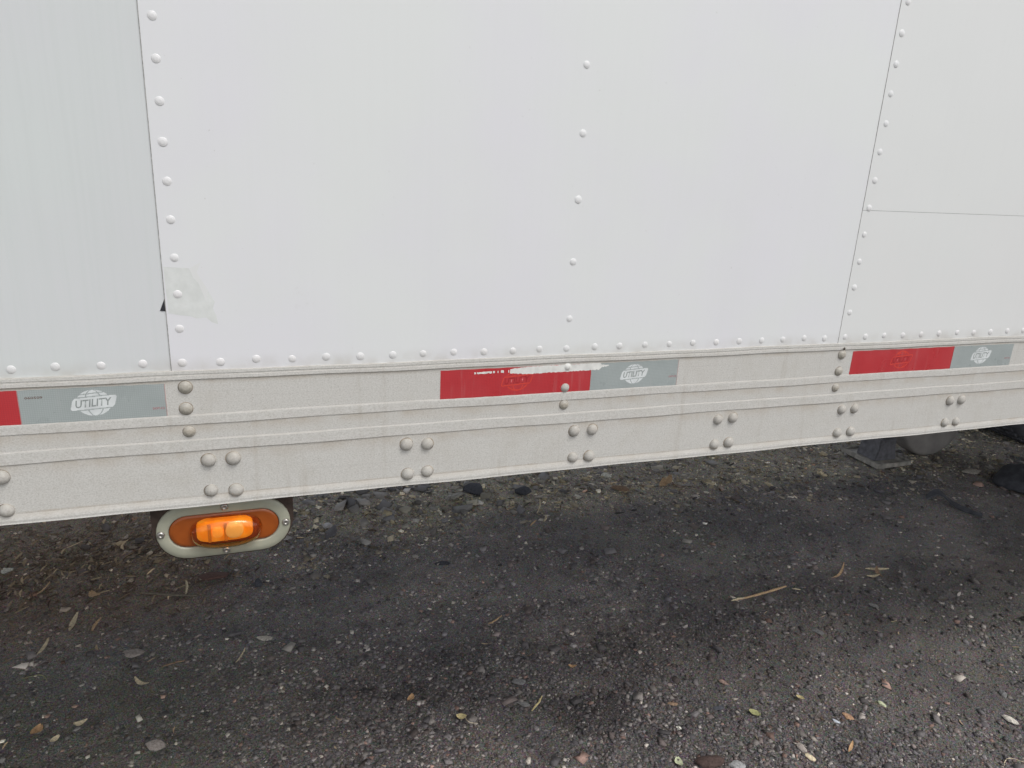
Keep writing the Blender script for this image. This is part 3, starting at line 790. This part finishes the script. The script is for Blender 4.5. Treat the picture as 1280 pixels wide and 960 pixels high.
# ================================================================== WHEELS
def tyre_profile(R, r0, w):
    return [(r0, -w * .36), (r0 + .4, -w * .42), (R * .78, -w * .5), (R * .93, -w * .48), (R * .985, -w * .42), (R, -w * .30), (R, 0), (R, w * .30), (R * .985, w * .42), (R * .93, w * .48), (R * .78, w * .5), (r0 + .4, w * .42), (r0, w * .36)]
def y_lathe(mb, prof, seg, c):
    mb.lathe([(r_, -h) for r_, h in prof], 1, seg, c, cap=False)
    return mb
def wheel(parent, cx, cy, R, w, mt, mr, r0):
    base = float(terrain(cx, cy))
    t = y_lathe(MB(), tyre_profile(R, r0, w), 56, (0, 0, 0))
    for k in range(48):                                            # tread blocks
        a = 2 * math.pi * k / 48
        for y0_, y1_ in ((-w * .40, -w * .16), (-w * .11, w * .11), (w * .16, w * .40)):
            b = len(t.v)
            for rr_ in (R - .3, R + .35):
                for aa in (a, a + 0.085):
                    for yy in (y0_, y1_): t.v.append((rr_ * math.cos(aa), yy, rr_ * math.sin(aa)))
            t.f += [tuple(b + i for i in q_) for q_ in ((0, 1, 3, 2), (4, 6, 7, 5), (0, 4, 5, 1), (2, 3, 7, 6), (0, 2, 6, 4), (1, 5, 7, 3))]; t.m += [0] * 6
    ty = ob('tyre', t.me('tyre', mt, True), (cx, cy, R + base), parent)
    rim = y_lathe(MB(), [(r0 + .1, -w * .38), (r0 - .5, -w * .34), (r0 - 1.2, -w * .1), (r0 * .55, -w * .05), (r0 * .4, -w * .25), (0.2, -w * .28)], 40, (0, 0, 0))
    ob('rim', rim.me('rim', mr, True), (cx, cy, R + base), parent)
tw = empty('truck_axle', (201, 51, 0), 'black truck tyres on an axle under the front of the trailer at the right edge', 'truck wheels')
for cy in (8, 20.5, 81.5, 94): wheel(tw, 201, cy, 20, 10.2, M_TYRE, M_RIM, 11.2)
ob('axle_tube', MB().lathe([(2.4, -95), (2.4, -5)], 1, 20, (0, 0, 0)).me('axle_tube', M_STEEL, True), (201, 0, 20), tw)
sw = empty('small_wheel', (160.5, 80.5, 0), 'small dusty grey wheel standing on the gravel right behind the landing leg foot', 'wheel')
base = float(terrain(160.5, 80))
ob('tyre', y_lathe(MB(), tyre_profile(10, 4.4, 5.5), 56, (0, 0, 0)).me('tyre', M_DUSTY, True), (160.5, 80.5, 9.8 + base), sw)
ob('rim', y_lathe(MB(), [(4.5, -2.3), (4.1, -2.2), (2.6, -1.2), (1.6, -1.2), (1.3, -2.4), (0.1, -2.5)], 36, (0, 0, 0)).me('rim', M_DUSTY, True), (160.5, 80.5, 9.8 + base), sw)

# black tyre scrap: a curved shell of tread with grooves
V = []; F = []; nu, nv = 26, 14
for i in range(nu + 1):
    for j in range(nv + 1):
        a = math.pi * (0.06 + 0.88 * i / nu); w = (j / nv - 0.5) * 13
        rr = 7.2 + 0.5 * math.sin(j * 2.1) * (i % 2) + 0.5 * math.sin(i * 0.6 + j * 0.5) - 0.02 * w * w
        e_ = math.sqrt(max(0.0, 1 - (w / 7.6) ** 2)); V.append((rr * math.cos(a) * (0.55 + 0.5 * e_), w, rr * math.sin(a) * 0.64 * (0.25 + 0.75 * e_) - 0.5 + 0.2 * (j % 2)))
for i in range(nu):
    for j in range(nv): F.append((i * (nv + 1) + j, (i + 1) * (nv + 1) + j, (i + 1) * (nv + 1) + j + 1, i * (nv + 1) + j + 1))
me = mesh('tyre_scrap', V, F, M_TYRE, True)
o = ob('tyre_scrap', me, (169.5, 57.5, float(terrain(169.5, 57.5))), label='arched piece of black ridged tyre tread lying on the gravel at the right edge', cat='tyre scrap', rot=(0, 0, math.radians(20)))
md = o.modifiers.new('thickness', 'SOLIDIFY'); md.thickness = 0.6 * S; md.offset = -1
# small torn black rubber strip
V = []; F = []; r2 = random.Random(9)
for i in range(12):
    t_ = i / 11; w = 0.9 * math.sin(math.pi * min(1, t_ + .1)) + .15
    x, y, z = -3 + 9 * t_, -4 * t_ + 1.2 * math.sin(5 * t_), 1.9 * math.exp(-((t_ - .25) / .2) ** 2) + 0.3
    V += [(x, y - w, z), (x, y + w, z + .4), (x, y + w, z + .1), (x, y - w, z - .35)]
    if i:
        b = 4 * (i - 1); F += [(b + j, b + 4 + j, b + 4 + (j + 1) % 4, b + (j + 1) % 4) for j in range(4)]
F += [(0, 1, 2, 3), (47, 46, 45, 44)]
ob('rubber_strip', mesh('rubber_strip', V, F, M_TYRE), (139, 56, float(terrain(139, 56))), label='small curled black rubber strip left of the arched tyre tread', cat='rubber strip', rot=(0, 0, -0.5))

# ================================================================== SINGLE STONES, LEAVES AND TWIGS
HUES = dict(tan=(0.36, 0.25, 0.15), straw=(0.42, 0.36, 0.25), brown=(0.22, 0.15, 0.10), orange=(0.38, 0.24, 0.13), white=(0.55, 0.54, 0.48), olive=(0.27, 0.27, 0.13), greybrown=(0.16, 0.14, 0.11),
            yellow=(0.38, 0.32, 0.17), palegreen=(0.42, 0.45, 0.30), warmgrey=(0.30, 0.265, 0.24), pale=(0.46, 0.43, 0.38), reddish=(0.115, 0.068, 0.058), slate=(0.065, 0.068, 0.08), grey=(0.15, 0.15, 0.15),
            pink=(0.27, 0.19, 0.16), orangestone=(0.34, 0.21, 0.13), bluewhite=(0.42, 0.45, 0.50), darkbrown=(0.06, 0.04, 0.035), lightgrey=(0.26, 0.26, 0.26))
HM = {}
def hue(k, kind):
    if (k, kind) not in HM:
        c = tuple(min(.7, q * (1.6 if k in ('tan', 'straw') else 1.25)) for q in HUES[k])
        m = Mat(k + '_' + kind, c, 0.85, 0, 0.3)
        v = m.noise(150, 4, 0.65)
        col = m.ramp(v, [(0.3, tuple(q * .55 for q in c)), (0.5, c), (0.72, tuple(min(1, q * 1.35) for q in c))])
        m.color(col); m.bump(v, 0.5, 0.002)
        HM[(k, kind)] = m.m
    return HM[(k, kind)]
CATS = dict(twig='twig', leaf='leaf', grass_blade='grass blade', stone='stone', wood_chunk='wood chunk')
ITEMS = [
('twig',72.4,36.1,82.7,36.7,0.50,'tan',
 'long tan split twig lying on dark gravel right of the middle'),
('leaf',92.2,37.1,97.1,39.7,0.28,'tan',
 'thin curled tan leaf just right of the long tan twig'),
('leaf',99.8,37.4,103.9,36.3,0.50,'straw',
 'pale straw-coloured leaf, uppermost of the three at the right'),
('leaf',97.8,35.1,99.6,34.2,0.45,'straw',
 'short yellowish leaf just below the pale leaves at the right'),
('leaf',100.9,34.6,101.9,37.1,0.50,'brown',
 'folded brown-pink leaf touching the pale straw leaf at the right'),
('twig',83.5,36.1,84.6,35.5,0.30,'straw',
 'short grey-yellow twig at the right tip of the long tan twig'),
('twig',71.3,35.5,74.0,35.9,0.35,'straw',
 'short forked straw bit left of the long tan twig'),
('leaf',-22.6,55.2,-22.3,59.1,0.45,'straw',
 'narrow upright pale leaf in the dark soil below the tail of the rail at left'),
('leaf',-19.7,54.5,-19.0,57.2,0.30,'tan',
 'short tan sliver right of the narrow upright pale leaf'),
('leaf',-25.1,50.0,-24.4,52.8,0.35,'straw',
 'small curved pale leaf near the left edge above the arched grass blade'),
('grass_blade',-25.4,45.0,-22.5,43.5,0.20,'olive',
 'arched dry grass blade near the left edge of the ground'),
('leaf',-12.7,41.9,-10.8,39.6,0.35,'straw',
 'small pale leaf below the round brown-grey stone'),
('twig',-9.8,43.2,-7.1,43.7,0.28,'brown',
 'brown twig right of the round brown-grey stone'),
('twig',-0.9,41.7,0.2,44.2,0.25,'straw',
 'thin pale splinter below the whitish flat stone'),
('leaf',-22.2,34.9,-21.4,36.0,0.80,'orange',
 'orange-tan leaf chip in the lower left corner'),
('leaf',-18.1,35.1,-16.7,35.2,0.50,'straw',
 'whitish leaf chip right of the orange-tan chip at lower left'),
('leaf',-19.9,32.9,-19.1,33.5,0.50,'straw',
 'pale leaf bit at the bottom, below and between the orange and whitish chips'),
('twig',-28.9,66.2,-27.9,69.1,0.30,'tan',
 'slanting tan twig at left below the rail'),
('leaf',-35.2,73.8,-33.6,72.9,1.00,'white',
 'white crumpled leaf scrap at the left edge below the rail'),
('leaf',-21.6,64.5,-19.9,62.3,0.80,'tan',
 'broad tan leaf piece in the litter left of the lamp'),
('twig',-14.3,61.7,-6.3,59.9,0.50,'greybrown',
 'long straight grey-brown stick below the orange lamp'),
('twig',-8.3,60.5,-8.5,64.1,0.40,'straw',
 'short pale twig standing across the grey-brown stick'),
('twig',33.4,41.1,36.0,42.8,0.28,'tan',
 'thin tan twig in the middle of the dark gravel'),
('leaf',18.9,27.8,19.7,28.7,0.50,'orange',
 'small orange leaf in the lower middle gravel'),
('leaf',23.9,23.8,25.0,23.3,0.55,'yellow',
 'yellow leaf at the head of a thin stem, lower middle'),
('grass_blade',25.0,23.5,26.0,21.7,0.15,'straw',
 'thin pale stem trailing from the yellow leaf'),
('grass_blade',16.0,33.7,15.7,37.1,0.15,'greybrown',
 'bent grey grass blade left of the centre gravel'),
('twig',33.0,22.4,35.0,24.1,0.30,'yellow',
 'short yellow straw left of the dark hollow'),
('leaf',40.6,28.6,41.5,28.0,0.40,'orange',
 'small orange-tan leaf above the dark hollow'),
('leaf',59.3,15.2,60.1,14.0,0.65,'olive',
 'yellow-green leaf right of the dark grey angular stone'),
('leaf',46.7,11.4,46.3,9.9,0.60,'palegreen',
 'pale green leaf at the bottom edge beside the dark wood chunk'),
('leaf',66.9,15.6,67.4,14.7,0.40,'yellow',
 'small yellow leaf left of the orange-tan stone'),
('leaf',66.6,6.3,68.1,7.3,0.25,'orange',
 'thin orange splinter below the orange-tan stone'),
('grass_blade',83.1,-0.5,85.9,-0.8,0.15,'straw',
 'thin pale straw in the bottom right corner'),
('leaf',82.2,75.7,84.7,78.4,1.00,'tan',
 'upright tan leaf pair in the strip of gravel below the rail'),
('leaf',84.3,76.0,86.8,78.8,1.00,'tan',
 'tan leaf right of the upright tan leaf below the rail'),
('twig',49.3,65.8,51.1,67.6,0.35,'tan',
 'tan twig, lower left of the straw bits below the rail'),
('twig',52.5,70.8,55.1,76.1,0.30,'straw',
 'upright straw bit below the rail, left of the flat brown stone'),
('twig',52.4,66.9,53.7,69.2,0.50,'straw',
 'short thick straw bit below the upright straw'),
('stone',-15.4,47.7,-12.5,46.9,1.60,'warmgrey',
 'round brown-grey stone in the dark soil at lower left'),
('stone',1.5,47.0,4.0,45.8,1.00,'pale',
 'whitish flat stone left of the centre of the gravel'),
('stone',-6.6,64.8,-2.6,64.5,2.60,'reddish',
 'flat reddish-brown stone directly below the orange lamp'),
('stone',1.9,58.6,2.2,62.5,1.00,'slate',
 'upright narrow dark slate piece right of the reddish stone'),
('stone',159.0,67.2,164.6,66.9,2.60,'pale',
 'pale flat angular stone beside the black tyre scrap'),
('stone',32.6,28.2,34.1,27.4,1.00,'grey',
 'grey oval stone left of the dark hollow'),
('stone',32.1,24.5,33.2,23.4,0.90,'grey',
 'grey stone below the oval one, left of the yellow straw'),
('stone',55.5,17.1,56.8,16.8,0.70,'slate',
 'dark grey angular stone in the lower right gravel'),
('stone',49.9,18.9,51.1,18.4,0.60,'brown',
 'brown angular stone left of the dark grey angular one'),
('stone',59.1,21.3,59.6,20.2,0.60,'pink',
 'pinkish stone above the dark grey angular stone'),
('stone',48.9,15.3,49.5,14.9,0.45,'white',
 'small white pebble below the brown angular stone'),
('stone',71.3,12.0,71.8,10.7,0.90,'orangestone',
 'orange-tan stone in the lower right gravel'),
('stone',69.0,11.4,69.6,10.6,0.50,'bluewhite',
 'bluish-white chip touching the orange-tan stone'),
('stone',77.4,12.4,77.8,11.4,0.60,'palegreen',
 'pale green pebble right of the orange-tan stone'),
('wood_chunk',47.6,10.3,52.2,9.5,1.60,'darkbrown',
 'dark brown wood chunk at the bottom edge of the picture'),
('stone',52.2,9.2,53.7,8.5,1.10,'lightgrey',
 'light grey stone right of the dark wood chunk'),
('stone',61.8,7.7,62.1,6.6,0.75,'straw',
 'beige stone, lower of the pair at the bottom right'),
('stone',61.8,9.2,61.9,7.9,0.75,'warmgrey',
 'brown-grey stone just above the beige stone'),
('stone',42.1,85.3,46.0,83.6,4.50,'slate',
 'large dark slate lump below the rail, leftmost of the slates'),
('stone',51.9,81.0,54.8,80.3,3.00,'slate',
 'angular dark slate right of the large slate lump'),
('stone',74.0,86.5,75.5,84.8,2.20,'white',
 'flat white stone chip close under the rail'),
('stone',72.2,77.7,74.7,75.9,2.60,'brown',
 'flat brown stone below the white stone chip'),
('stone',79.1,26.5,79.8,25.1,0.90,'grey',
 'grey flat stone above the small yellow leaf'),
('stone',30.2,60.1,32.3,59.1,1.30,'slate',
 'low dark stone right of the lamp on the dark gravel'),
('stone',56.9,58.8,58.0,57.9,1.00,'grey',
 'small grey stone on the smooth dark gravel under the trailer'),
('stone',92.5,29.1,93.3,28.0,0.90,'grey',
 'grey stone below the folded leaves at the right'),
('stone',90.9,5.4,91.3,3.9,0.90,'pale',
 'pale stone at the right edge of the foreground'),
('stone',95.2,9.2,94.5,7.8,0.70,'grey',
 'grey upright stone above the pale stone at the right edge'),
('stone',-10.3,30.4,-7.9,28.7,1.30,'warmgrey',
 'low brown-grey stone in the lower left gravel'),
]
for i, (kind, x1, y1, x2, y2, w, col, label) in enumerate(ITEMS):
    r2 = random.Random(100 + i)
    cx, cy = (x1 + x2) / 2, (y1 + y2) / 2
    L = math.hypot(x2 - x1, y2 - y1); a = math.atan2(y2 - y1, x2 - x1)
    z = float(terrain(cx, cy)); mt = hue(col, kind)
    V = []; F = []
    if kind in ('stone', 'wood_chunk'):
        L = min(max(L, w * 0.8), w * 1.9)
        bm = bmesh.new(); bmesh.ops.create_icosphere(bm, subdivisions=2, radius=0.5)
        off = Vector((r2.uniform(0, 9), r2.uniform(0, 9), i))
        planes = [(Vector((r2.gauss(0, 1), r2.gauss(0, 1), r2.gauss(0, .8))).normalized(), r2.uniform(.30, .42)) for _ in range(9)]
        hgt = w * (0.45 if kind == 'stone' else 0.5)
        if 'flat' in label or 'low' in label: hgt = w * 0.22
        if 'upright' in label: hgt = w * 0.9
        for v in bm.verts:
            for pn, pd in planes:                                   # chip flat facets off the ball
                dd = v.co.dot(pn) - pd
                if dd > 0: v.co -= pn * dd * 0.9
            v.co *= 1 + 0.05 * math.sin(11 * v.co.x + off.x) + 0.04 * math.sin(13 * v.co.y + off.y)
            v.co = Vector((v.co.x * L * 1.25 * S, v.co.y * w * 1.25 * S, v.co.z * hgt * 1.5 * S))
        me = bpy.data.meshes.new(kind); bm.to_mesh(me); bm.free(); me.materials.append(mt)
        zz = z + hgt * 0.35
    elif kind == 'leaf':
        nseg = 8
        curl = r2.uniform(0.1, 0.28) * L; arch = r2.uniform(-.15, .15) * L
        for k in range(nseg + 1):
            t_ = k / nseg; ww = w * 0.75 * math.sin(math.pi * (0.06 + 0.88 * t_)) ** 0.8
            xx = (t_ - .5) * L; yy = arch * math.sin(math.pi * t_); zz_ = 0.12 + curl * (t_ - 0.35) ** 2 * 1.8
            for q_, dz in ((-1, .16 * w), (0, -.04 * w), (1, .2 * w)): V.append((xx, yy + q_ * ww, zz_ + dz))
        for k in range(nseg):
            for q_ in range(2): b = 3 * k + q_; F.append((b, b + 3, b + 4, b + 1))
        me = mesh(kind, V, F, mt, True); zz = z + 0.12
    else:
        nseg = 10; rad = w * (0.42 if kind == 'twig' else 0.25); bend = (0.05 if kind == 'twig' else 0.28) * L * r2.choice((-1, 1)) * (0.35 if L > 6 else 1)
        for k in range(nseg + 1):
            t_ = k / nseg; rr = rad * (0.55 + 0.5 * math.sin(math.pi * (0.1 + .8 * t_))) * r2.uniform(.85, 1.15)
            xx = (t_ - .5) * L; yy = bend * math.sin(math.pi * t_) + r2.gauss(0, .03)
            for q_ in range(6):
                aa = q_ * math.pi / 3; V.append((xx, yy + rr * math.cos(aa), rr * .8 * math.sin(aa)))
        for k in range(nseg):
            for q_ in range(6): F.append((6 * k + q_, 6 * k + (q_ + 1) % 6, 6 * k + 6 + (q_ + 1) % 6, 6 * k + 6 + q_))
        F.append(tuple(range(6))); F.append(tuple(6 * nseg + q_ for q_ in reversed(range(6))))
        me = mesh(kind, V, F, mt, True); zz = z + rad + 0.18
    nm = {'leaf': 'dry_leaf'}.get(kind, kind)
    ob(nm, me, (cx, cy, zz + (0.15 if kind != 'stone' else 0)), label=label, cat=CATS[kind], rot=(r2.gauss(0, .08), r2.gauss(0, .05), a))
